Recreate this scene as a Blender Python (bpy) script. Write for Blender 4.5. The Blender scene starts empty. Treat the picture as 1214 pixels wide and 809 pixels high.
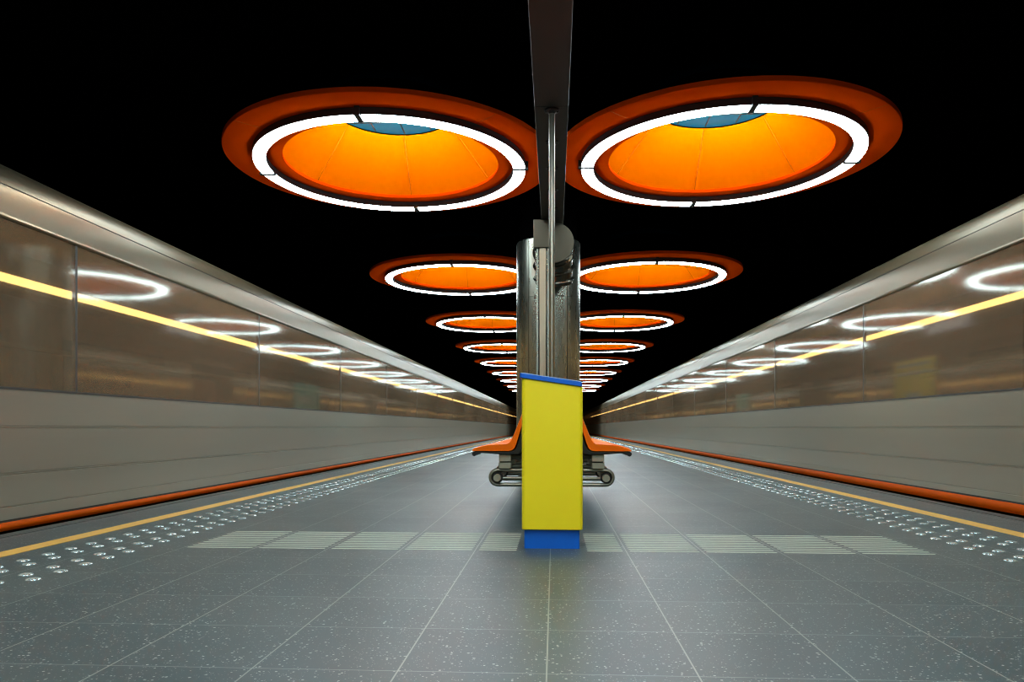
import bpy, bmesh, math, random
from mathutils import Vector, Matrix
PI = math.pi
random.seed(4)
scn = bpy.context.scene
C = scn.collection

# ------------------------------------------------------------------ camera, world, exposure
cd = bpy.data.cameras.new('camera'); cam = bpy.data.objects.new('camera', cd); C.objects.link(cam)
cam.location = (0, 0, 0.655); cam.rotation_euler = (PI/2, 0, math.atan(50/870))
cd.sensor_width = 36; cd.lens = 870/1214*36; cd.shift_y = (507-404.5)/1214
cd.clip_start = 0.05; cd.clip_end = 300
scn.camera = cam
w = bpy.data.worlds.new('world'); w.use_nodes = True; scn.world = w
w.node_tree.nodes['Background'].inputs[0].default_value = (0, 0, 0, 1)
w.node_tree.nodes['Background'].inputs[1].default_value = 0
scn.view_settings.view_transform = 'Standard'; scn.view_settings.look = 'None'
scn.view_settings.gamma = 1; scn.view_settings.use_curve_mapping = False
scn.view_settings.exposure = 0.30
scn.cycles.max_bounces = 10; scn.cycles.diffuse_bounces = 5; scn.cycles.glossy_bounces = 5
scn.cycles.transparent_max_bounces = 16; scn.cycles.sample_clamp_indirect = 6
scn.cycles.caustics_reflective = False; scn.cycles.pixel_filter_type = 'BLACKMAN_HARRIS'; scn.cycles.filter_width = 1.1
LAMP = 21.0        # ring lamp diffusers
CONE_GLOW = 190.0        # added glowing globe, hidden in each orange cone to brighten its wall
CABIN = 11.0       # train cabin light line

# ------------------------------------------------------------------ materials
def mat(name, col, rough=0.5, metal=0.0, noise=0.0, nscale=8.0, bump=0.0, emit=None, es=0.0, spec=0.5, stretch=(1,1,1), rvar=0.0, coat=0.0, noise2=None):
    m = bpy.data.materials.new(name); m.use_nodes = True
    nt = m.node_tree; b = nt.nodes['Principled BSDF']
    b.inputs['Base Color'].default_value = (*col, 1); b.inputs['Roughness'].default_value = rough
    b.inputs['Metallic'].default_value = metal; b.inputs['Specular IOR Level'].default_value = spec
    b.inputs['Coat Weight'].default_value = coat
    if emit:
        b.inputs['Emission Color'].default_value = (*emit, 1); b.inputs['Emission Strength'].default_value = es
    if noise or bump or rvar:
        tc = nt.nodes.new('ShaderNodeTexCoord'); mp = nt.nodes.new('ShaderNodeMapping')
        mp.inputs['Scale'].default_value = stretch
        nz = nt.nodes.new('ShaderNodeTexNoise'); nz.inputs['Scale'].default_value = nscale; nz.inputs['Detail'].default_value = 5
        nt.links.new(tc.outputs['Object'], mp.inputs[0]); nt.links.new(mp.outputs[0], nz.inputs['Vector'])
        if noise:
            mx = nt.nodes.new('ShaderNodeMix'); mx.data_type = 'RGBA'
            mx.inputs[6].default_value = (*[c*(1-noise) for c in col], 1)
            mx.inputs[7].default_value = (*[min(1, c*(1+noise)) for c in col], 1)
            nt.links.new(nz.outputs['Fac'], mx.inputs[0]); nt.links.new(mx.outputs[2], b.inputs['Base Color'])
        if rvar:
            mr = nt.nodes.new('ShaderNodeMapRange'); mr.inputs[3].default_value = rough-rvar; mr.inputs[4].default_value = rough+rvar
            nt.links.new(nz.outputs['Fac'], mr.inputs[0]); nt.links.new(mr.outputs[0], b.inputs['Roughness'])
        if bump:
            bp = nt.nodes.new('ShaderNodeBump'); bp.inputs['Strength'].default_value = bump; bp.inputs['Distance'].default_value = 0.01
            nt.links.new(nz.outputs['Fac'], bp.inputs['Height']); nt.links.new(bp.outputs[0], b.inputs['Normal'])
    return m

M = {}
M['black'] = mat('black_paint', (0.0015, 0.0015, 0.0015), 0.95, spec=0.0, noise=0.3)
M['orange_flange'] = mat('orange_panel_matt', (0.88, 0.072, 0.001), 0.8, noise=0.04, nscale=3, spec=0.0)
M['orange_cone'] = mat('orange_panel_cone', (1.0, 0.235, 0.0), 0.7, noise=0.03, nscale=2, spec=0.0)
M['seam'] = mat('panel_joint', (0.55, 0.09, 0.004), 0.7, noise=0.1)
M['housing'] = mat('black_lamp_housing', (0.012, 0.012, 0.011), 0.5, noise=0.2)
M['diffuser'] = mat('opal_diffuser', (0.9, 0.9, 0.88), 0.4, emit=(0.77, 0.98, 1.05), es=LAMP, noise=0.01)
M['cove'] = mat('cove_strip', (0.9, 0.9, 0.9), 0.4, emit=(1.0, 0.80, 0.52), es=CONE_GLOW, noise=0.01)  # glow of the globe added inside the cones
M['skylight'] = mat('blue_skylight', (0.005, 0.05, 0.10), 0.6, spec=0.1, emit=(0.03, 0.32, 0.50), es=0.42, noise=0.5, nscale=6)
M['skybar'] = mat('skylight_bar', (0.03, 0.06, 0.09), 0.5, noise=0.1)
M['steel'] = mat('brushed_steel', (0.31, 0.32, 0.265), 0.27, 0.95, noise=0.12, nscale=10, stretch=(1,1,0.12), rvar=0.07)
M['steel_beam'] = mat('dull_steel_beam', (0.035, 0.038, 0.034), 0.4, 0.6, noise=0.15, nscale=5, rvar=0.06)
M['steel_box'] = mat('dull_steel_plate', (0.055, 0.046, 0.030), 0.38, 0.7, noise=0.08, nscale=5, rvar=0.05)
M['chrome'] = mat('polished_tube', (0.34, 0.32, 0.25), 0.30, 0.95, noise=0.05)
M['duct'] = mat('duct_dark_steel', (0.10, 0.09, 0.07), 0.24, 0.95, noise=0.1)
M['post'] = mat('warm_steel_post', (0.46, 0.37, 0.26), 0.30, 0.9, noise=0.12, nscale=6, stretch=(1,1,0.12))
M['dark_steel'] = mat('dark_metal', (0.03, 0.03, 0.028), 0.4, 0.7, noise=0.2)
M['cast'] = mat('cast_aluminium', (0.33, 0.32, 0.25), 0.45, 0.4, noise=0.12, nscale=30)
M['seat'] = mat('orange_seat_shell', (1.0, 0.16, 0.0), 0.34, noise=0.04, spec=0.18)
M['yellow'] = mat('yellow_enamel', (0.97, 0.79, 0.010), 0.38, noise=0.035, nscale=5)
M['blue'] = mat('blue_enamel', (0.0, 0.12, 0.62), 0.38, noise=0.05, nscale=5)
M['blue_edge'] = mat('pale_lid_edge', (0.45, 0.55, 0.55), 0.4, noise=0.05)
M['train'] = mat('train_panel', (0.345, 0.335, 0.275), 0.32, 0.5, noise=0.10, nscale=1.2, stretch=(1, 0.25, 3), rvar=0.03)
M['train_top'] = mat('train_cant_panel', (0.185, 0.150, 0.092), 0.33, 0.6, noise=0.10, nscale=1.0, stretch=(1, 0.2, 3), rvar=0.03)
M['train_dark'] = mat('train_groove', (0.06, 0.055, 0.05), 0.5, 0.2, noise=0.1)
M['bumper'] = mat('orange_rubbing_strip', (0.50, 0.075, 0.0), 0.6, spec=0.05, noise=0.12, nscale=4)
M['under'] = mat('underframe_paint', (0.012, 0.010, 0.008), 0.8, noise=0.3)
M['cabin'] = mat('cabin_wall', (0.26, 0.18, 0.115), 0.6, noise=0.12, nscale=2, stretch=(1, .2, 1))
M['cabin_dark'] = mat('cabin_dark_window', (0.03, 0.022, 0.015), 0.7, spec=0.1, noise=0.1)
M['cabin_seat'] = mat('cabin_seat_fabric', (0.20, 0.07, 0.04), 0.7, noise=0.2)
M['cabin_light'] = mat('cabin_light_line', (0.9, 0.7, 0.4), 0.5, emit=(1.0, 0.66, 0.24), es=CABIN, noise=0.02)
M['cabin_cove'] = mat('cabin_light_housing', (0.40, 0.36, 0.25), 0.4, 0.2, noise=0.05)
M['line'] = mat('yellow_floor_paint', (0.78, 0.45, 0.09), 0.45, noise=0.12, nscale=12)
M['ridge'] = mat('pale_ridge_strip', (0.44, 0.50, 0.42), 0.5, noise=0.15, nscale=30)
M['stud'] = mat('steel_stud', (0.62, 0.75, 0.78), 0.24, 0.75, noise=0.1, nscale=40)
M['edge'] = mat('platform_edge', (0.06, 0.07, 0.065), 0.6, noise=0.2)
M['pit'] = mat('track_bed', (0.01, 0.009, 0.008), 0.9, noise=0.4)
M['board_y'] = mat('yellow_poster', (0.80, 0.66, 0.03), 0.4, noise=0.05)
M['board_b'] = mat('pale_blue_print', (0.35, 0.52, 0.52), 0.4, noise=0.05)
M['board_t'] = mat('teal_poster', (0.10, 0.48, 0.42), 0.4, noise=0.1)
M['sign'] = mat('dark_blue_sign', (0.015, 0.02, 0.05), 0.4, noise=0.05)
M['sign_text'] = mat('white_lettering', (0.85, 0.88, 0.95), 0.5, emit=(0.8, 0.88, 1.0), es=0.8, noise=0.01)

def glass():
    m = bpy.data.materials.new('train_window_glass'); m.use_nodes = True; nt = m.node_tree; nt.nodes.clear()
    out = nt.nodes.new('ShaderNodeOutputMaterial'); mix = nt.nodes.new('ShaderNodeMixShader')
    tr = nt.nodes.new('ShaderNodeBsdfTransparent'); tr.inputs[0].default_value = (0.72, 0.68, 0.60, 1)
    gl = nt.nodes.new('ShaderNodeBsdfGlossy'); gl.inputs['Roughness'].default_value = 0.065
    gl.inputs['Color'].default_value = (0.95, 0.93, 0.9, 1)
    lw = nt.nodes.new('ShaderNodeFresnel'); lw.inputs[0].default_value = 1.5
    mr = nt.nodes.new('ShaderNodeMapRange'); mr.inputs[1].default_value = 0; mr.inputs[2].default_value = 1
    mr.inputs[3].default_value = 0.05; mr.inputs[4].default_value = 0.38
    tc = nt.nodes.new('ShaderNodeTexCoord'); nz = nt.nodes.new('ShaderNodeTexNoise'); nz.inputs['Scale'].default_value = 1.3
    bp = nt.nodes.new('ShaderNodeBump'); bp.inputs['Strength'].default_value = 0.04; bp.inputs['Distance'].default_value = 0.02
    nt.links.new(tc.outputs['Object'], nz.inputs['Vector']); nt.links.new(nz.outputs['Fac'], bp.inputs['Height'])
    nt.links.new(bp.outputs[0], gl.inputs['Normal'])
    nt.links.new(lw.outputs[0], mr.inputs[0]); nt.links.new(mr.outputs[0], mix.inputs[0])
    df = nt.nodes.new('ShaderNodeBsdfDiffuse'); df.inputs[0].default_value = (0.35, 0.25, 0.165, 1)  # brown diffuse share paints the blurred window haze into the glass colour
    m2 = nt.nodes.new('ShaderNodeMixShader'); m2.inputs[0].default_value = 0.38
    nt.links.new(tr.outputs[0], m2.inputs[1]); nt.links.new(df.outputs[0], m2.inputs[2])
    nt.links.new(m2.outputs[0], mix.inputs[1]); nt.links.new(gl.outputs[0], mix.inputs[2]); nt.links.new(mix.outputs[0], out.inputs[0])
    return m
M['glass'] = glass()

def floor_mat():
    m = bpy.data.materials.new('terrazzo_tiles'); m.use_nodes = True; nt = m.node_tree; N = nt.nodes; L = nt.links
    b = N['Principled BSDF']
    tc = N.new('ShaderNodeTexCoord'); sp = N.new('ShaderNodeSeparateXYZ'); L.new(tc.outputs['Object'], sp.inputs[0])
    def mth(op, a, c=None):
        n = N.new('ShaderNodeMath'); n.operation = op
        for i, v in enumerate((a, c)):
            if v is None: continue
            if isinstance(v, (int, float)): n.inputs[i].default_value = v
            else: L.new(v, n.inputs[i])
        return n.outputs[0]
    def joint(axis, off, pitch, half):
        t = mth('FRACT', mth('DIVIDE', mth('ADD', axis, off), pitch))
        d = mth('MULTIPLY', mth('SUBTRACT', 0.5, mth('ABSOLUTE', mth('SUBTRACT', t, 0.5))), pitch)
        return mth('LESS_THAN', d, half)
    jx = joint(sp.outputs[0], 0.02+40, 0.4, 0.0024)
    jy = joint(sp.outputs[1], -2.37+41.8, 0.418, 0.0024)
    def rgb(c):
        n = N.new('ShaderNodeRGB'); n.outputs[0].default_value = (*c, 1); return n.outputs[0]
    def mix(f, a, c, k=None):
        n = N.new('ShaderNodeMix'); n.data_type = 'RGBA'
        if isinstance(f, (int, float)): n.inputs[0].default_value = f
        else: L.new(f, n.inputs[0])
        L.new(a, n.inputs[6]); L.new(c, n.inputs[7]); return n.outputs[2]
    nz = N.new('ShaderNodeTexNoise'); nz.inputs['Scale'].default_value = 1.1; nz.inputs['Detail'].default_value = 6; L.new(tc.outputs['Object'], nz.inputs['Vector'])
    fine = N.new('ShaderNodeTexNoise'); fine.inputs['Scale'].default_value = 170; fine.inputs['Detail'].default_value = 3; L.new(tc.outputs['Object'], fine.inputs['Vector'])
    base = mix(nz.outputs['Fac'], rgb((0.026, 0.052, 0.065)), rgb((0.040, 0.069, 0.080)))
    base = mix(mth('MULTIPLY', fine.outputs['Fac'], 0.5), base, rgb((0.040, 0.064, 0.068)))
    # each tile its own slight tint
    cx = mth('FLOOR', mth('DIVIDE', mth('ADD', sp.outputs[0], 40.02), 0.4)); cy = mth('FLOOR', mth('DIVIDE', mth('ADD', sp.outputs[1], 39.43), 0.418))
    cb = N.new('ShaderNodeCombineXYZ'); L.new(cx, cb.inputs[0]); L.new(cy, cb.inputs[1])
    wn = N.new('ShaderNodeTexWhiteNoise'); wn.noise_dimensions = '2D'; L.new(cb.outputs[0], wn.inputs['Vector'])
    base = mix(mth('MULTIPLY', wn.outputs['Value'], 0.22), base, rgb((0.09, 0.12, 0.12)))
    # white chips
    def chips(scale, r, thr):
        v = N.new('ShaderNodeTexVoronoi'); v.inputs['Scale'].default_value = scale; L.new(tc.outputs['Object'], v.inputs['Vector'])
        s = N.new('ShaderNodeSeparateColor'); L.new(v.outputs['Color'], s.inputs[0])
        return mth('MULTIPLY', mth('LESS_THAN', v.outputs['Distance'], mth('MULTIPLY', s.outputs[1], r)), mth('GREATER_THAN', s.outputs[0], thr))
    sp1 = chips(85, 0.36, 0.62); sp2 = chips(170, 0.38, 0.72)
    base = mix(mth('MULTIPLY', sp1, 0.75), base, rgb((0.42, 0.47, 0.45)))
    base = mix(mth('MULTIPLY', sp2, 0.5), base, rgb((0.38, 0.43, 0.41)))
    base = mix(mth('MULTIPLY', jy, 0.6), base, rgb((0.21, 0.27, 0.26)))
    base = mix(mth('MULTIPLY', jx, 0.8), base, rgb((0.27, 0.31, 0.28)))
    L.new(base, b.inputs['Base Color']); b.inputs['Specular IOR Level'].default_value = 0.42
    mr = N.new('ShaderNodeMapRange'); mr.inputs[3].default_value = 0.30; mr.inputs[4].default_value = 0.44; L.new(nz.outputs['Fac'], mr.inputs[0])
    L.new(mr.outputs[0], b.inputs['Roughness'])
    return m
M['floor'] = floor_mat()

# ------------------------------------------------------------------ mesh helpers
class MB:
    def __init__(s): s.v = []; s.f = []; s.mi = []; s.cur = 0
    def add(s, vs, fs):
        n = len(s.v); s.v += [tuple(v) for v in vs]; s.f += [tuple(i+n for i in f) for f in fs]; s.mi += [s.cur]*len(fs); return s
    def box(s, x0, x1, y0, y1, z0, z1):
        return s.add([(x0,y0,z0),(x1,y0,z0),(x1,y1,z0),(x0,y1,z0),(x0,y0,z1),(x1,y0,z1),(x1,y1,z1),(x0,y1,z1)],
                     [(0,3,2,1),(4,5,6,7),(0,1,5,4),(1,2,6,5),(2,3,7,6),(3,0,4,7)])
    def lathe(s, prof, n=64, a0=0.0, a1=2*PI, c=(0,0,0), closed=True):
        full = abs(a1-a0-2*PI) < 1e-6; m = n if full else n+1; k = len(prof)
        vs = [(c[0]+r*math.cos(a0+(a1-a0)*i/n), c[1]+r*math.sin(a0+(a1-a0)*i/n), c[2]+z) for i in range(m) for r, z in prof]
        fs = []
        for i in range(n):
            j = (i+1) % m
            for q in range(k if closed else k-1):
                p = (q+1) % k; fs.append((i*k+q, j*k+q, j*k+p, i*k+p))
        if not full and closed:
            fs.append(tuple(range(k))); fs.append(tuple(n*k+q for q in reversed(range(k))))
        return s.add(vs, fs)
    def tube(s, pts, r, n=12, closed=False, caps=True):
        pts = [Vector(p) for p in pts]; K = len(pts); rr = r if isinstance(r, (list, tuple)) else [r]*K
        vs = []; ref = None
        for i, p in enumerate(pts):
            a = pts[(i-1) % K] if (closed or i) else p; b = pts[(i+1) % K] if (closed or i < K-1) else p
            t = (b-a).normalized()
            if ref is None: ref = Vector((0,0,1)) if abs(t.z) < 0.9 else Vector((1,0,0))
            u = (ref - t*ref.dot(t)).normalized(); ref = u; w_ = t.cross(u)
            vs += [p + (u*math.cos(2*PI*q/n) + w_*math.sin(2*PI*q/n))*rr[i] for q in range(n)]
        fs = []
        for i in range(K if closed else K-1):
            j = (i+1) % K
            fs += [(i*n+q, i*n+(q+1) % n, j*n+(q+1) % n, j*n+q) for q in range(n)]
        if not closed and caps: fs += [tuple(reversed(range(n))), tuple((K-1)*n+q for q in range(n))]
        return s.add(vs, fs)
    def cyl(s, a, b, r, n=24): return s.tube([a, b], r, n)
    def prism(s, poly, y0, y1):     # poly in (x, z), extruded along y
        k = len(poly)
        return s.add([(x, y0, z) for x, z in poly]+[(x, y1, z) for x, z in poly],
                     [tuple(range(k)), tuple(reversed(range(k, 2*k)))]+[(i, k+i, k+(i+1) % k, (i+1) % k) for i in range(k)])
    def build(s, name, m, parent=None, bevel=0.0, smooth=True, loc=None, seg=2):
        me = bpy.data.meshes.new(name); me.from_pydata(s.v, [], s.f)
        me.polygons.foreach_set('material_index', s.mi)
        bm = bmesh.new(); bm.from_mesh(me); bmesh.ops.recalc_face_normals(bm, faces=bm.faces)
        bm.to_mesh(me); bm.free()
        for q in (m if isinstance(m, (list, tuple)) else [m]): me.materials.append(q)
        if smooth: me.shade_smooth(); me.set_sharp_from_angle(angle=0.6)
        o = bpy.data.objects.new(name, me); C.objects.link(o)
        if parent: o.parent = parent
        if loc: o.location = loc
        if bevel:
            b = o.modifiers.new('bevel', 'BEVEL'); b.width = bevel; b.segments = seg; b.limit_method = 'ANGLE'; b.angle_limit = 0.6
        return o
def tag(o, label=None, cat=None, group=None, kind=None):
    for k, v in (('label', label), ('category', cat), ('group', group), ('kind', kind)):
        if v: o[k] = v
    return o
def empty(name, loc=(0,0,0)):
    o = bpy.data.objects.new(name, None); o.empty_display_size = 0.1; o.location = loc; C.objects.link(o); return o
def copy_tree(o, parent=None):
    c = o.copy(); C.objects.link(c); c.parent = parent
    for ch in list(o.children): copy_tree(ch, c)
    return c
CX = -0.02          # platform centre line
Y0, Y1 = -12.0, 92.0

# ------------------------------------------------------------------ large structure
tag(MB().box(-3.36, 3.36, Y0, Y1, -0.35, 0).build('floor', M['floor'], smooth=False), 'grey green speckled tile platform floor with pale joints', kind='structure')
tag(MB().box(-9, 9, Y0, Y1, 3.92, 4.05).build('ceiling', M['black'], smooth=False), 'black unlit ceiling above the orange rings', kind='structure')
tag(MB().box(-9, -8.9, Y0, Y1, -1.3, 3.92).build('wall_left', M['black'], smooth=False), 'black tunnel wall behind the left train', kind='structure')
tag(MB().box(8.9, 9, Y0, Y1, -1.3, 3.92).build('wall_right', M['black'], smooth=False), 'black tunnel wall behind the right train', kind='structure')
tag(MB().box(-9, 9, Y1, Y1+0.1, -1.3, 3.92).build('wall_back', M['black'], smooth=False), 'black far end of the station', kind='structure')
tag(MB().box(-9, 9, Y0-0.1, Y0, -1.3, 3.92).build('wall_front', M['black'], smooth=False), 'black end of the station behind the viewer', kind='structure')
tag(MB().box(-9, 9, Y0, Y1, -1.4, -1.3).build('floor', M['pit'], smooth=False), 'dark track bed below the platform', kind='structure')
for i, s in enumerate((-1, 1)):
    tag(MB().box(min(s*2.78, s*2.895), max(s*2.78, s*2.895), Y0, Y1, 0, 0.0025).build('trim_%d' % (i+1), M['line'], smooth=False),
        'thin yellow safety line painted along the %s platform edge' % ('left' if s < 0 else 'right'), kind='structure')
    tag(MB().box(min(s*3.26, s*3.362), max(s*3.26, s*3.362), Y0, Y1, -0.30, 0.003).build('trim_%d' % (i+3), M['edge'], smooth=False),
        'dark coping along the %s platform edge' % ('left' if s < 0 else 'right'), kind='structure')

# ------------------------------------------------------------------ trains
def train(side):
    s = side; left = s < 0; X = 3.42
    sill, wtop, seam_z, top = (0.895, 1.962, 2.173, 2.328) if left else (0.930, 2.018, 2.250, 2.405)
    b0, b1 = (0.008, 0.060) if left else (0.012, 0.088)
    T0, T1 = -8.0, 90.0
    root = empty('metro_train', (s*X, 0, -1.3))
    tag(root, 'grey metro train with orange lower stripe standing along the %s platform edge' % ('left' if left else 'right'), 'train', 'metro trains')
    def P(name, mb, m, par=root, bevel=0.0, smooth=True):
        o = mb.build(name, m, None, bevel, smooth); o.parent = par
        o.matrix_parent_inverse = root.matrix_basis.inverted() if par is root else Matrix()
        return o
    def poly(pts, y0, y1, mb=None):
        mb = mb or MB(); return mb.prism([(s*x, z) for x, z in pts], y0, y1)
    # lower side with rolled grooves
    zs = [b1+0.015, 0.15, 0.158, 0.355, 0.363, 0.655, 0.663, sill]
    low = []
    low += [(X, zs[0])]
    for za, zb in ((0.150, 0.160), (0.352, 0.360), (0.366, 0.372), (0.648, 0.655), (0.661, 0.667)):
        low += [(X, za), (X+0.004, za+0.001), (X+0.004, zb-0.001), (X, zb)]
    low += [(X, sill), (X+0.05, sill), (X+0.05, zs[0])]
    P('lower_side_panel', poly(low, T0, T1), M['train'], smooth=False)
    P('rubbing_strip', MB().prism([(s*(X-0.012+0.012*(1-math.sin(PI*k/8))), b0+(b1-b0)*k/8) for k in range(9)]+[(s*(X+.05), b1), (s*(X+.05), b0)], T0, T1), M['bumper'])
    P('skirt', poly([(X+0.006, b1), (X+0.006, b1+0.016), (X+0.05, b1+0.016), (X+0.05, b1)], T0, T1), M['train_dark'])
    P('window_sill', poly([(X-0.004, sill), (X-0.004, sill+0.016), (X+0.04, sill+0.016), (X+0.04, sill)], T0, T1), M['train_dark'])
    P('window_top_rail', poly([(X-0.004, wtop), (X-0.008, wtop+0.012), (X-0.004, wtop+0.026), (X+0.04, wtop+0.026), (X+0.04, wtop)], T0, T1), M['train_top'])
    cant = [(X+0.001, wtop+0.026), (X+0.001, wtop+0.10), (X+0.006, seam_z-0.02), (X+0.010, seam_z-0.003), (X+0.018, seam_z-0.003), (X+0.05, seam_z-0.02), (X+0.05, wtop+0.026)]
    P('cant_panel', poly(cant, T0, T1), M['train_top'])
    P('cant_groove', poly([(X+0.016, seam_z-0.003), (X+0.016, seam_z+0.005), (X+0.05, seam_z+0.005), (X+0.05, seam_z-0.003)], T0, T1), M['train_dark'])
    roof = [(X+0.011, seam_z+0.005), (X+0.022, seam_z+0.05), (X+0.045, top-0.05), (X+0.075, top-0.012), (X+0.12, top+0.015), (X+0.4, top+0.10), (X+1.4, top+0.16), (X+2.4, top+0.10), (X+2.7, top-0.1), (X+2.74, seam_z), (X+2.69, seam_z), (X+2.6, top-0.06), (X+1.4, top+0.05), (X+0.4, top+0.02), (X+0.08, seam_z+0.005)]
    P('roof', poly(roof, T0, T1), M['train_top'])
    P('underframe', poly([(X+0.05, b0-0.02), (X+0.05, 0.09), (X+2.69, 0.09), (X+2.69, b0-0.02), (X+2.5, -1.3), (X+0.3, -1.3), (X+0.25, -0.25)], T0, T1), M['under'])
    P('cabin_ceiling', poly([(X+0.06, 2.14), (X+0.06, 2.17), (X+2.69, 2.17), (X+2.69, 2.14)], T0, T1), M['cabin'])
    P('far_side', poly([(X+2.69, 0.0), (X+2.69, 2.3), (X+2.74, 2.3), (X+2.74, 0.0)], T0, T1), M['cabin'])
    P('end_wall', poly([(X+0.06, 0.09), (X+0.06, 2.17), (X+2.69, 2.17), (X+2.69, 0.09)], T1-0.05, T1), M['cabin'])
    P('end_wall', poly([(X+0.06, 0.09), (X+0.06, 2.17), (X+2.69, 2.17), (X+2.69, 0.09)], T0, T0+0.05), M['cabin'])
    # light line in the cabin
    Xl = X+1.05; rz = (0.2665, 0.294) if left else (0.278, 0.305)
    z0, z1 = 0.655+rz[0]*Xl, 0.655+rz[1]*Xl
    lh = P('cabin_light', poly([(Xl+0.02, z0-0.01), (Xl-0.01, z1), (Xl-0.03, z1+0.07), (Xl+0.10, z1+0.07), (Xl+0.10, 2.14), (Xl+0.13, 2.14), (Xl+0.13, z0-0.01)], T0+.1, T1-.1), M['cabin_cove'])
    P('light_tube', poly([(Xl+0.014, z0), (Xl-0.003, z0+.55*(z1-z0)), (Xl+0.008, z0+.55*(z1-z0)), (Xl+0.03, z0)], T0+.1, T1-.1), M['cabin_light'], lh)
    P('luggage_rail', poly([(X+2.60, 1.55), (X+2.60, 1.60), (X+2.69, 1.60), (X+2.69, 1.55)], T0+.1, T1-.1), M['cabin_cove'])
    # windows
    pitch = 3.27; n = int((T1-T0)/pitch); pane0 = None
    for i in range(n):
        ya = T0+i*pitch
        if pane0 is None:
            pane0 = MB().box(min(s*0.004, s*0.012), max(s*0.004, s*0.012), 0.012, pitch-0.012, sill+0.016, wtop).build('window_pane', M['glass'], root, smooth=False)
            pane0.location = (0, ya, 1.3)
            post = MB().box(min(s*0.004, s*0.03), max(s*0.004, s*0.03), -0.011, 0.011, sill+0.016, wtop).build('window_post', M['train_dark'], root, smooth=False)
            post.location = (0, ya, 1.3)
            fw = MB().box(min(s*2.675, s*2.689), max(s*2.675, s*2.689), 0.45, pitch-0.45, sill+0.05, 1.75).build('far_window', M['cabin_dark'], root, smooth=False)
            fw.location = (0, ya, 1.3)
            sb = MB().prism([(s*x, z) for x, z in ((.30,.09),(.72,.09),(.72,.48),(.74,.55),(.40,.56),(.36,1.12),(.33,1.16),(.26,1.16),(.24,1.10),(.27,.5))], 0.5, 2.7).build('cabin_seat', M['cabin_seat'], root, 0.015)
            sb.location = (0, ya, 1.3)
        else:
            for src in (pane0, post, fw, sb):
                c = src.copy(); C.objects.link(c); c.parent = root; c.location = (0, ya, 1.3)
    return root
tr_left = train(-1); tr_right = train(1)

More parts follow.
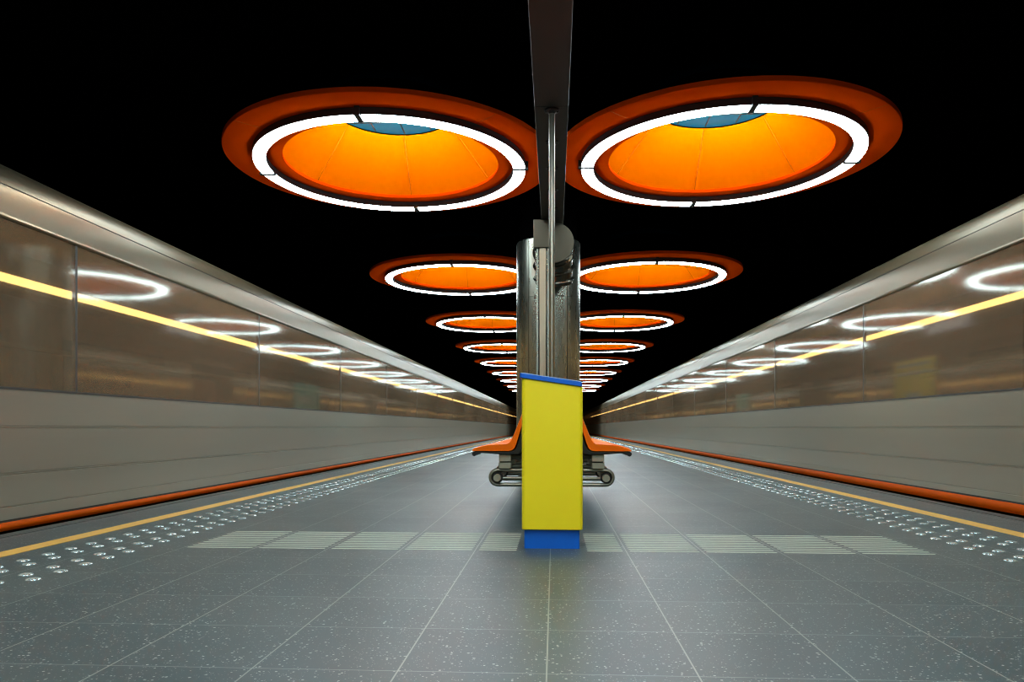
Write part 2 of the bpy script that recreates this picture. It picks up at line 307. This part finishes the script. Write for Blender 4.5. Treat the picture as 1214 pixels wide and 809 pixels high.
# ------------------------------------------------------------------ ring ceiling lights
HL = 2.55; RL = 0.520*HL; RLi = 0.474*HL; RH = 0.414*HL; RO = 0.626*HL; RC = 0.24*HL
ZL = 0.655+HL; ZF = 0.655+1.033*HL; ZC = 0.655+1.255*HL
RING_Y0 = 2.852*HL; PITCH = 2.17*HL
def ring_light():
    root = empty('ring_ceiling_light', (0, 0, 0))
    js = MB().lathe([(RH, ZF), (RO-0.004, ZF), (RO, ZF+0.004), (RO, ZF+0.042), (RO-0.01, ZF+0.046), (RH, ZF+0.028)], 128)
    js.cur = 1
    for a in (0.5, 1.5, 2.5, 3.5):
        d = Vector((math.cos(a*PI/2), math.sin(a*PI/2), 0)); t = Vector((-d.y, d.x, 0))
        p, q = d*(RL+0.01), d*(RO-0.005)
        js.add([p-t*.002+Vector((0,0,ZF-.001)), p+t*.002+Vector((0,0,ZF-.001)), q+t*.002+Vector((0,0,ZF-.001)), q-t*.002+Vector((0,0,ZF-.001)),
                p-t*.002+Vector((0,0,ZF+.001)), p+t*.002+Vector((0,0,ZF+.001)), q+t*.002+Vector((0,0,ZF+.001)), q-t*.002+Vector((0,0,ZF+.001))],
               [(0,1,2,3), (4,7,6,5), (0,4,5,1), (1,5,6,2), (2,6,7,3), (3,7,4,0)])
    js.build('orange_disc', [M['orange_flange'], M['seam']], root)
    RB = RH+0.012
    sm = MB().lathe([(RB, ZF+0.030), (RC, ZC-0.03), (RC+0.01, ZC-0.03), (RB+0.01, ZF+0.030)], 96)
    MB().lathe([(RB+0.012, ZF+0.030), (RC+0.012, ZC-0.028), (RC+0.012, ZC), (RC+0.03, ZC), (RC+0.03, ZC-0.03), (RB+0.03, ZF+0.030)], 96).build('black_shell', M['black'], root)
    sm.cur = 1
    for k in range(6):
        a = PI/3*k+PI/2+.02; d = Vector((math.cos(a), math.sin(a), 0)); t = Vector((-d.y, d.x, 0))
        p = d*(RB-0.004)+Vector((0,0,ZF+.030)); q = d*(RC-0.004)+Vector((0,0,ZC-.03))
        o_ = d*0.006
        sm.add([p-t*.003, p+t*.003, q+t*.003, q-t*.003, p-t*.003+o_, p+t*.003+o_, q+t*.003+o_, q-t*.003+o_], [(0,1,2,3),(4,7,6,5),(0,4,5,1),(1,5,6,2),(2,6,7,3),(3,7,4,0)])
    sm.build('orange_cone', [M['orange_cone'], M['seam']], root)
    MB().lathe([(0.001, ZC-.125), (0.05, ZC-.12), (0.08, ZC-.10), (0.09, ZC-.07), (0.08, ZC-0.012), (0.001, ZC-0.012)], 20).build('globe_lamp', M['cove'], root)  # unseen emitter added below the skylight to light up the cone
    cap = MB().lathe([(0.001, ZC-0.012), (RC+0.010, ZC-0.012), (RC+0.010, ZC-.002), (0.001, ZC-.002)], 48).build('blue_skylight', M['skylight'], root)
    g = MB()
    for k in (-0.3, 0.0, 0.3):
        hw = math.sqrt(RC*RC-k*k)-.02
        g.box(k-.006, k+.006, -hw, hw, ZC-.02, ZC-.012); g.box(-hw, hw, k-.006, k+.006, ZC-.0205, ZC-.0125)
    g.build('glazing_bar', M['skybar'], cap, smooth=False)
    # lamp ring: black channel with four opal diffusers
    t = 0.004
    MB().lathe([(RLi-t, ZL+0.021), (RLi-t, ZF-0.003), (RL+t, ZF-0.003), (RL+t, ZL+0.021), (RL, ZL+0.021), (RL, ZF-0.02), (RLi, ZF-0.02), (RLi, ZL+0.021)], 128).build('lamp_channel', M['housing'], root)
    gap = 0.032/RL
    for k in range(4):
        MB().lathe([(RLi+.010, ZL+.006), (RL-.012, ZL+.006), (RL-.001, ZL+0.012), (RL-.001, ZL+0.03), (RLi+.001, ZL+0.03), (RLi+.001, ZL+.012)], 40, k*PI/2+gap, (k+1)*PI/2-gap).build('opal_diffuser', M['diffuser'], root)
        a = k*PI/2; d = Vector((math.cos(a), math.sin(a), 0)); tt = Vector((-d.y, d.x, 0)); b = MB()
        ps = [d*(RLi-.006)-tt*.022, d*(RL+.03)-tt*.022, d*(RL+.03)+tt*.022, d*(RLi-.006)+tt*.022]
        b.add([p+Vector((0,0,ZL+.006)) for p in ps]+[p+Vector((0,0,ZF-.002)) for p in ps], [(0,3,2,1),(4,5,6,7),(0,1,5,4),(1,2,6,5),(2,3,7,6),(3,0,4,7)])
        b.build('joint_bracket', M['housing'], root, smooth=False)
    return root
proto = ring_light(); first = True
ordw = ['first', 'second', 'third', 'fourth', 'fifth', 'sixth', 'seventh', 'eighth', 'ninth', 'tenth']
for k in range(-3, 9):
    for s in (-1, 1):
        y = RING_Y0+k*PITCH
        o = proto if first else copy_tree(proto); first = False
        o.location = (CX*0.5+s*0.629*HL, y, 0)
        sd = 'left' if s < 0 else 'right'
        if k >= 0: lab = 'orange disc ceiling light with white ring lamp, %s from the front in the %s row' % (ordw[k], sd)
        else: lab = 'orange disc ceiling light overhead in the %s row, %s behind the viewer' % (sd, ordw[-k-1])
        tag(o, lab, 'ceiling light', 'orange ring lights in two rows along the ceiling')

# ------------------------------------------------------------------ beam, poles
HB = 2.316; ZB = 0.655+HB; BX0, BX1 = -0.1425, 0.104
PY = [5.36+0.6*k for k in range(5)]
bm_ = empty('ceiling_beam', (CX, 0, ZB)); tag(bm_, 'dark grey steel beam running overhead down the middle of the platform', 'beam')
def B(name, mb, m, par, root, **k):
    o = mb.build(name, m, None, **k); o.parent = par
    if par is root: o.matrix_parent_inverse = root.matrix_basis.inverted()
    return o
for a, b in ((-6.0, -0.74), (-0.737, 5.30), (5.303, 8.86)):
    B('beam_casing', MB().box(BX0, BX1, a, b, ZB, ZB+0.26), M['steel_beam'], bm_, bm_, bevel=0.003)
for y in (-3.9+0.1, 1.60+2.77, 7.19-1.9, 8.4): 
    B('hanger_rod', MB().cyl((CX, y, ZB+0.26), (CX, y, 3.92), 0.014, 12), M['dark_steel'], bm_, bm_)
for k, y in enumerate(PY):
    r = empty('steel_pole', (CX+0.0035, y, 0))
    tag(r, ['slim steel pole behind the yellow bin, nearest of the row', 'slim steel pole through the bench, second of the row', 'slim steel pole in the middle of the bench',
            'slim steel pole through the bench, fourth of the row', 'slim steel pole at the rear of the bench by the round duct'][k], 'pole', 'steel poles between bench and beam')
    MB().cyl((0,0,0.012), (0,0,ZB-0.012), 0.0215, 24).build('pole_tube', M['chrome'], r)
    MB().lathe([(0.0218,0),(0.06,0),(0.06,0.008),(0.03,0.014),(0.0218,0.03)], 24).build('base_flange', M['chrome'], r)
    tf = MB().lathe([(0.0218,ZB),(0.055,ZB),(0.055,ZB-0.010),(0.032,ZB-0.016),(0.0218,ZB-0.03)], 24).build('top_flange', M['dark_steel'], r)
    sc = MB()
    for a in range(4): sc.lathe([(0.001,ZB-.010),(0.009,ZB-.010),(0.007,ZB-.018),(0.001,ZB-.019)], 10, c=(.042*math.cos(a*PI/2), .042*math.sin(a*PI/2), 0))
    sc.build('screw', M['dark_steel'], tf)
    

# ------------------------------------------------------------------ round pillar with its casing
pl = empty('round_pillar', (-0.075, 9.27, 0)); tag(pl, 'round brushed steel clad pillar in the middle of the platform behind the bench', 'pillar')
PR = 0.402
MB().lathe([(PR-0.01, 0.10), (PR, 0.105), (PR, 1.495), (PR-0.004, 1.499), (PR-0.004, 1.503), (PR, 1.507), (PR, 2.24), (PR-0.004, 2.244), (PR-0.004, 2.248), (PR, 2.252), (PR, 2.955), (PR-0.012, 2.97), (0.1, 2.97), (0.1, 0.10)], 96).build('steel_cladding', M['steel'], pl)
MB().lathe([(0.001, 0.0), (PR-0.02, 0.0), (PR-0.02, 0.10), (0.001, 0.10)], 64).build('plinth', M['dark_steel'], pl)
MB().lathe([(0.001, 2.97), (PR-0.04, 2.97), (PR-0.04, 3.92), (0.001, 3.92)], 64).build('column_head', M['black'], pl)
for a in (-PI/2-0.62, -PI/2+0.62):
    MB().box(-0.004, 0.004, -0.004, 0.003, 0.11, 2.95).build('cladding_seam', M['steel_box'], pl, loc=(PR*math.cos(a), PR*math.sin(a), 0)).rotation_euler = (0, 0, a+PI/2)

# cable post with box on top
cp = empty('cable_post', (-0.128, 8.165, 0)); tag(cp, 'tall flat steel cable post with a square box on top, against the pillar', 'post')
MB().box(-0.036, 0.036, 0.025, 0.05, 0, 2.66).build('post_cover', M['post'], cp, bevel=0.003)
MB().box(-0.068, 0.068, 0.05, 0.10, 0, 2.66).build('post_channel', M['dark_steel'], cp, bevel=0.002)
for sx in (-1, 1): MB().box(sx*0.060-0.012, sx*0.060+0.012, 0.03, 0.0498, 0, 2.66).build('side_rail', M['steel'], cp, bevel=0.002)
MB().box(-0.103, 0.084, 0.0, 0.10, 2.66, ZB-.001).build('junction_box', M['steel_box'], cp, bevel=0.004)

# round duct elbow
du = empty('round_duct', (0.0, 8.285, 0)); tag(du, 'round steel duct with flat end and ribbed elbow beside the pillar top', 'duct')
dx = -0.005; path = []; 
for k in range(13):
    a = k/12*math.radians(62)
    path.append((dx, 0.06+0.62*math.sin(a)*0.8, 2.735-0.62*(1-math.cos(a))*1.0-0.02*k/12))
R0 = 0.222
MB().tube([(dx, 0, 2.738)]+path, [R0]+[R0]*13, 48).build('duct_body', M['duct'], du)
MB().lathe([(0.001, 0), (R0+0.003, 0), (R0+0.006, 0.004), (R0+0.006, 0.018), (0.001, 0.018)], 64).build('end_cap', M['steel_box'], du, loc=(dx, -0.012, 2.738)).rotation_euler = (-PI/2, 0, 0)
for k in (4, 8, 11):
    p, q = Vector(path[k-1]), Vector(path[k+1]); t = (q-p).normalized()
    o = MB().lathe([(R0-.01, -0.014), (R0+0.016, -0.014), (R0+0.024, 0), (R0+0.016, 0.014), (R0-.01, 0.014)], 64).build('duct_rib', M['duct'], du, loc=path[k])
    o.rotation_mode = 'QUATERNION'; o.rotation_quaternion = t.to_track_quat('Z', 'Y')
MB().box(dx-0.02, dx+0.02, 0.10, 0.14, 2.95, ZB).build('hanger_bracket', M['dark_steel'], du)

# ------------------------------------------------------------------ bench
be = empty('platform_bench', (CX, 5.24, 0)); tag(be, 'double sided bench of orange shell seats on steel tube supports', 'bench')
def seat_mesh(s):
    top = [(.569,.486), (.566,.497), (.548,.510), (.50,.524), (.457,.533), (.38,.538), (.32,.541), (.300,.550), (.285,.572), (.27,.603), (.247,.66), (.223,.721), (.200,.785), (.178,.84), (.166,.862)]
    bot = [(.560,.484), (.553,.485), (.54,.486), (.49,.486), (.44,.486), (.37,.486), (.31,.486), (.283,.491), (.265,.505), (.250,.540), (.232,.60), (.208,.68), (.184,.75), (.162,.82), (.154,.858)]
    us = [0, .015, .05, .11, .18, .25, .32, .39, .45, .485, .50]; K = len(top); mb = MB(); vs = []
    for u in us:
        e = min(u, .5-u); dish = min(1, max(0, (e-.012)/.07)); dish = dish*dish*(3-2*dish)
        rnd = 1-math.sqrt(max(0, 1-(1-min(1, e/.012))**2)) if e < .012 else 0
        for k, (x, z) in enumerate(top):
            x2, z2 = bot[k]; d = Vector((x2-x, z2-z)); n = d.length or 1; amt = dish*(0.0 if k < 2 else (0.018 if k < 5 else 0.032))
            if k > 11: amt *= (14-k)/3*.8+.2
            amt = min(amt, n*0.78)+rnd*0.006
            vs.append((s*(x+d.x/n*amt), u, z+d.y/n*amt))
        for k, (x, z) in enumerate(bot): vs.append((s*x, u, z))
    W = 2*K; fs = []
    for i in range(len(us)-1):
        a, b = i*W, (i+1)*W
        for k in range(K-1):
            fs.append((a+k, a+k+1, b+k+1, b+k)); fs.append((a+K+k, b+K+k, b+K+k+1, a+K+k+1))
        fs.append((a, b, b+K, a+K)); fs.append((a+K-1, a+2*K-1, b+2*K-1, b+K-1))
    for a in (0, (len(us)-1)*W):
        for k in range(K-1): fs.append((a+k, a+K+k, a+K+k+1, a+k+1))
    return mb.add(vs, fs)
NS = len(PY)
for s in (-1, 1):
    so = None
    for k in range(NS):
        if so is None:
            so = seat_mesh(s).build('orange_seat', M['seat'], be)
            us_ = MB().prism([(s*x, z) for x, z in ((.556,.4835),(.572,.470),(.566,.452),(.552,.447),(.539,.460),(.50,.472),(.40,.463),(.30,.461),(.23,.463),(.19,.55),(.165,.68),(.15,.80),(.157,.80),(.180,.72),(.203,.665),(.226,.59),(.243,.53),(.256,.500),(.278,.486),(.31,.4835))], 0.006, 0.494).build('seat_support', M['dark_steel'], so, 0.004)
        else:
            c = copy_tree(so, be); c.location = (0, 0.6*k, 0)
    MB().box(min(s*.290, s*.378), max(s*.290, s*.378), 0.03, 0.6*NS-0.20, .409, .461).build('long_rail', M['cast'], be, 0.004)
    MB().cyl((s*.392, 0.035, .290), (s*.392, 0.6*NS-0.20, .290), 0.026, 24).build('long_tube', M['cast'], be)
for k in range(NS):
    y = 0.12+0.6*k
    pts = []; c = .392; R = .0535
    for a in range(17): t = PI/2-PI*a/16; pts.append((c+R*math.cos(t), y, .290+R*math.sin(t)))
    for a in range(17): t = -PI/2-PI*a/16; pts.append((-c+R*math.cos(t), y, .290+R*math.sin(t)))
    lp = MB().tube(pts, 0.0140, 14, closed=True).build('tube_loop', M['chrome'], be)
    for s in (-1, 1): MB().tube([(s*(c-.02), y, .284), (s*.033+.0035, y, .284)], 0.012, 12).build('cross_bar', M['chrome'], be)
    for s in (-1, 1):
        MB().box(min(s*.292, s*.380), max(s*.292, s*.380), y-.075, y+.075, .357, .403).build('mounting_block', M['cast'], be, 0.004)
        MB().box(min(s*.30, s*.372), max(s*.30, s*.372), y-.05, y+.05, .403, .409).build('spacer_plate', M['dark_steel'], be)
        MB().lathe([(.0262, -.02), (.040, -.02), (.040, .02), (.0262, .02)], 24).build('tube_collar', M['dark_steel'], be, loc=(s*.392, y, .290)).rotation_euler = (PI/2, 0, 0)
    MB().lathe([(0.0218, .20), (0.034, .20), (0.034, .47), (0.0218, .47)], 20, c=(0.0035, y, 0)).build('pole_clamp', M['dark_steel'], be)
    for s in (-1, 1): MB().box(min(s*.30, s*.026+.0035), max(s*.30, s*.026+.0035), y-.03, y+.03, .425, .455).build('cross_beam', M['dark_steel'], be, 0.003)

# ------------------------------------------------------------------ yellow bin
bn = empty('litter_bin', (0, 3.97, 0)); tag(bn, 'tall yellow bin with blue sloping lid and blue base at the centre', 'bin')
x0, x1 = -.179, .1535
def zt(x, a=.923, b=.873): return a+(b-a)*(x-x0)/(x1-x0)
def rbox(x0, x1, y0, y1, r, n=6):
    pts = []
    for cx, cy, a in ((x1-r, y0+r, -PI/2), (x1-r, y1-r, 0), (x0+r, y1-r, PI/2), (x0+r, y0+r, PI)):
        for k in range(n+1): t = a+PI/2*k/n; pts.append((cx+r*math.cos(t), cy+r*math.sin(t)))
    return pts
def loft(pts, zb, ztf):
    k = len(pts); return MB().add([(x, y, zb) for x, y in pts]+[(x, y, ztf(x)) for x, y in pts], [tuple(range(k)), tuple(range(k, 2*k))]+[(i, (i+1) % k, k+(i+1) % k, k+i) for i in range(k)])
loft(rbox(x0+.004, x1, -.02, .30, .022), .103, lambda x: zt(x)).build('yellow_body', M['yellow'], bn, 0.004)
p = rbox(x0-.007, x1-.003, -.028, .305, .015); k = len(p)
lid = MB().add([(x, y, zt(x)) for x, y in p]+[(x, y, zt(x)+.025) for x, y in p], [tuple(range(k)), tuple(range(k, 2*k))]+[(i, (i+1) % k, k+(i+1) % k, k+i) for i in range(k)]).build('blue_lid', M['blue'], bn, 0.002)
p = rbox(x0-.002, x1-.008, -.022, .299, .012)
MB().add([(x, y, zt(x)+.025) for x, y in p]+[(x, y, zt(x)+.0285) for x, y in p], [tuple(range(k)), tuple(range(k, 2*k))]+[(i, (i+1) % k, k+(i+1) % k, k+i) for i in range(k)]).build('lid_edge', M['blue_edge'], lid)
p = rbox(x0+.008, x1-.018, -.012, .289, .010)
MB().add([(x, y, zt(x)+.0270) for x, y in p]+[(x, y, zt(x)+.0300) for x, y in p], [tuple(range(k)), tuple(range(k, 2*k))]+[(i, (i+1) % k, k+(i+1) % k, k+i) for i in range(k)]).build('lid_top', M['blue'], lid)
loft(rbox(-.162, .137, 0.0, .28, .008, 3), 0, lambda x: .1028).build('blue_base', M['blue'], bn)

# ------------------------------------------------------------------ ribbed guidance blocks
words = ['leftmost block of the ribbed strip across the platform', 'second ribbed block from the left end', 'third ribbed block from the left end', 'fourth ribbed block from the left end', 'ribbed block just left of the yellow bin',
         'ribbed block just right of the yellow bin', 'fourth ribbed block from the right end', 'third ribbed block from the right end', 'second ribbed block from the right end', 'rightmost block of the ribbed strip across the platform']
for i in range(10):
    xa = CX-2.0+0.4*i+.018; xb = xa+.364
    if i == 4: xb = -.20
    if i == 5: xa = .175
    r = empty('ribbed_floor_tile', ((xa+xb)/2, 3.9, 0)); tag(r, 'pale '+words[i], 'tactile tile', 'ribbed tiles in a strip across the platform')
    h = (xb-xa)/2; ridge = None
    for j in range(11):
        y = 0.006+j*.0605
        if ridge is None:
            ridge = MB().add([(-h, y-.008, 0), (h, y-.008, 0), (h, y+.008, 0), (-h, y+.008, 0), (-h+.003, y-.005, .0022), (h-.003, y-.005, .0022), (h-.003, y+.005, .0022), (-h+.003, y+.005, .0022)],
                             [(0,3,2,1),(4,5,6,7),(0,1,5,4),(1,2,6,5),(2,3,7,6),(3,0,4,7)]).build('ridge', M['ridge'], r, smooth=False)
        else:
            c = ridge.copy(); C.objects.link(c); c.parent = r; c.location = (0, j*.0605, 0)

# ------------------------------------------------------------------ studs along the edges
dome = [(0.030, 0.0), (0.028, .003), (0.021, .0055), (0.011, .0068), (0.0005, .0072)]
def stud_mesh(): return MB().lathe(dome, 16, closed=False)
st_src = None
for s in (-1, 1):
    r = empty('studded_strip', (s*2.42, 2.6, 0)); tag(r, 'band of shiny metal studs beside the %s yellow line' % ('left' if s < 0 else 'right'), 'tactile strip', 'studded strips along the platform edges')
    spots = []
    y = 2.05
    while y < 70:
        for X, off in ((2.607, 0), (2.51, .085), (2.344, .02), (2.243, .105)): spots.append((s*X, y+off))
        y += .177
    spots = sorted(spots, key=lambda p: p[1])
    spots = [p for p in spots if p[1] > 2.9]+[]
    near, far = spots[:100], spots[100:]
    for (x, yy) in near:
        if st_src is None: o = stud_mesh().build('stud', M['stud'], r); st_src = o
        else: o = st_src.copy(); C.objects.link(o); o.parent = r
        o.location = (x-s*2.42, yy-2.6, 0)
    fm = MB()
    for (x, yy) in far: fm.lathe(dome, 10, c=(x-s*2.42, yy-2.6, 0), closed=False)
    tag(fm.build('studs', M['stud'], r), kind='stuff')

# ------------------------------------------------------------------ boards and sign further down the platform (seen mirrored in the train windows)
def board(y0, y1, ztop, m, side, label, name, bands):
    r = empty(name, (CX, (y0+y1)/2, 0)); tag(r, label, 'board', 'information boards down the platform centre')
    h = (y1-y0)/2
    MB().box(-.03, .03, -h-.04, h+.04, .45, ztop+.04).build('board_frame', M['steel_box'], r, 0.004)
    pn = MB().box(min(side*.028, side*.036), max(side*.028, side*.036), -h, h, .50, ztop).build('poster', m, r)
    for k, (a, b, c, d) in enumerate(bands):
        MB().box(min(side*.034, side*.038), max(side*.034, side*.038), a*h, b*h, c, d).build('print_band', M['board_b'], pn)
    for yy in (-h, h): MB().box(-.025, .025, yy-.025, yy+.025, 0, .45).build('leg', M['steel_box'], r)
    return r
board(13.6, 15.2, 1.95, M['board_y'], 1, 'yellow information board mirrored in the right train windows', 'information_board', [(-.8, .8, 1.82, 1.88), (-.85, .85, 1.66, 1.72), (-.35, .35, 1.20, 1.32), (-.25, .25, .95, 1.12)])
board(18.8, 20.9, 1.84, M['board_t'], -1, 'teal information board mirrored in the left train windows', 'information_board', [(-.6, .3, 1.3, 1.5), (-.3, .8, .9, 1.1)])
board(26.2, 28.0, 1.86, M['board_t'], 1, 'teal information board mirrored far down the right train', 'information_board', [(-.8, .8, 1.25, 1.36)])
sg = empty('station_sign', (CX, 13.2, 0)); tag(sg, 'hanging station name sign with white letters beyond the pillar', 'sign')
MB().box(-.03, .03, -.85, .85, 2.30, 2.58).build('sign_panel', M['sign'], sg, 0.004)
for yy in (-.6, .6): MB().cyl((0, yy, 2.58), (0, yy, 3.92), .012, 10).build('hanger_rod', M['dark_steel'], sg)
for s in (-1, 1):
    fc = bpy.data.curves.new('lettering', 'FONT'); fc.body = 'Pannenhuis'; fc.size = .30; fc.extrude = .002; fc.align_x = 'CENTER'; fc.align_y = 'CENTER'
    tmp = bpy.data.objects.new('lettering', fc); C.objects.link(tmp); bpy.context.view_layer.update()
    me = bpy.data.meshes.new_from_object(tmp.evaluated_get(bpy.context.evaluated_depsgraph_get())); bpy.data.objects.remove(tmp)
    me.materials.clear(); me.materials.append(M['sign_text'])
    fo = bpy.data.objects.new('lettering', me); C.objects.link(fo); fo.parent = sg
    fo.location = (s*.033, 0, 2.45); fo.rotation_euler = (PI/2, 0, s*PI/2)
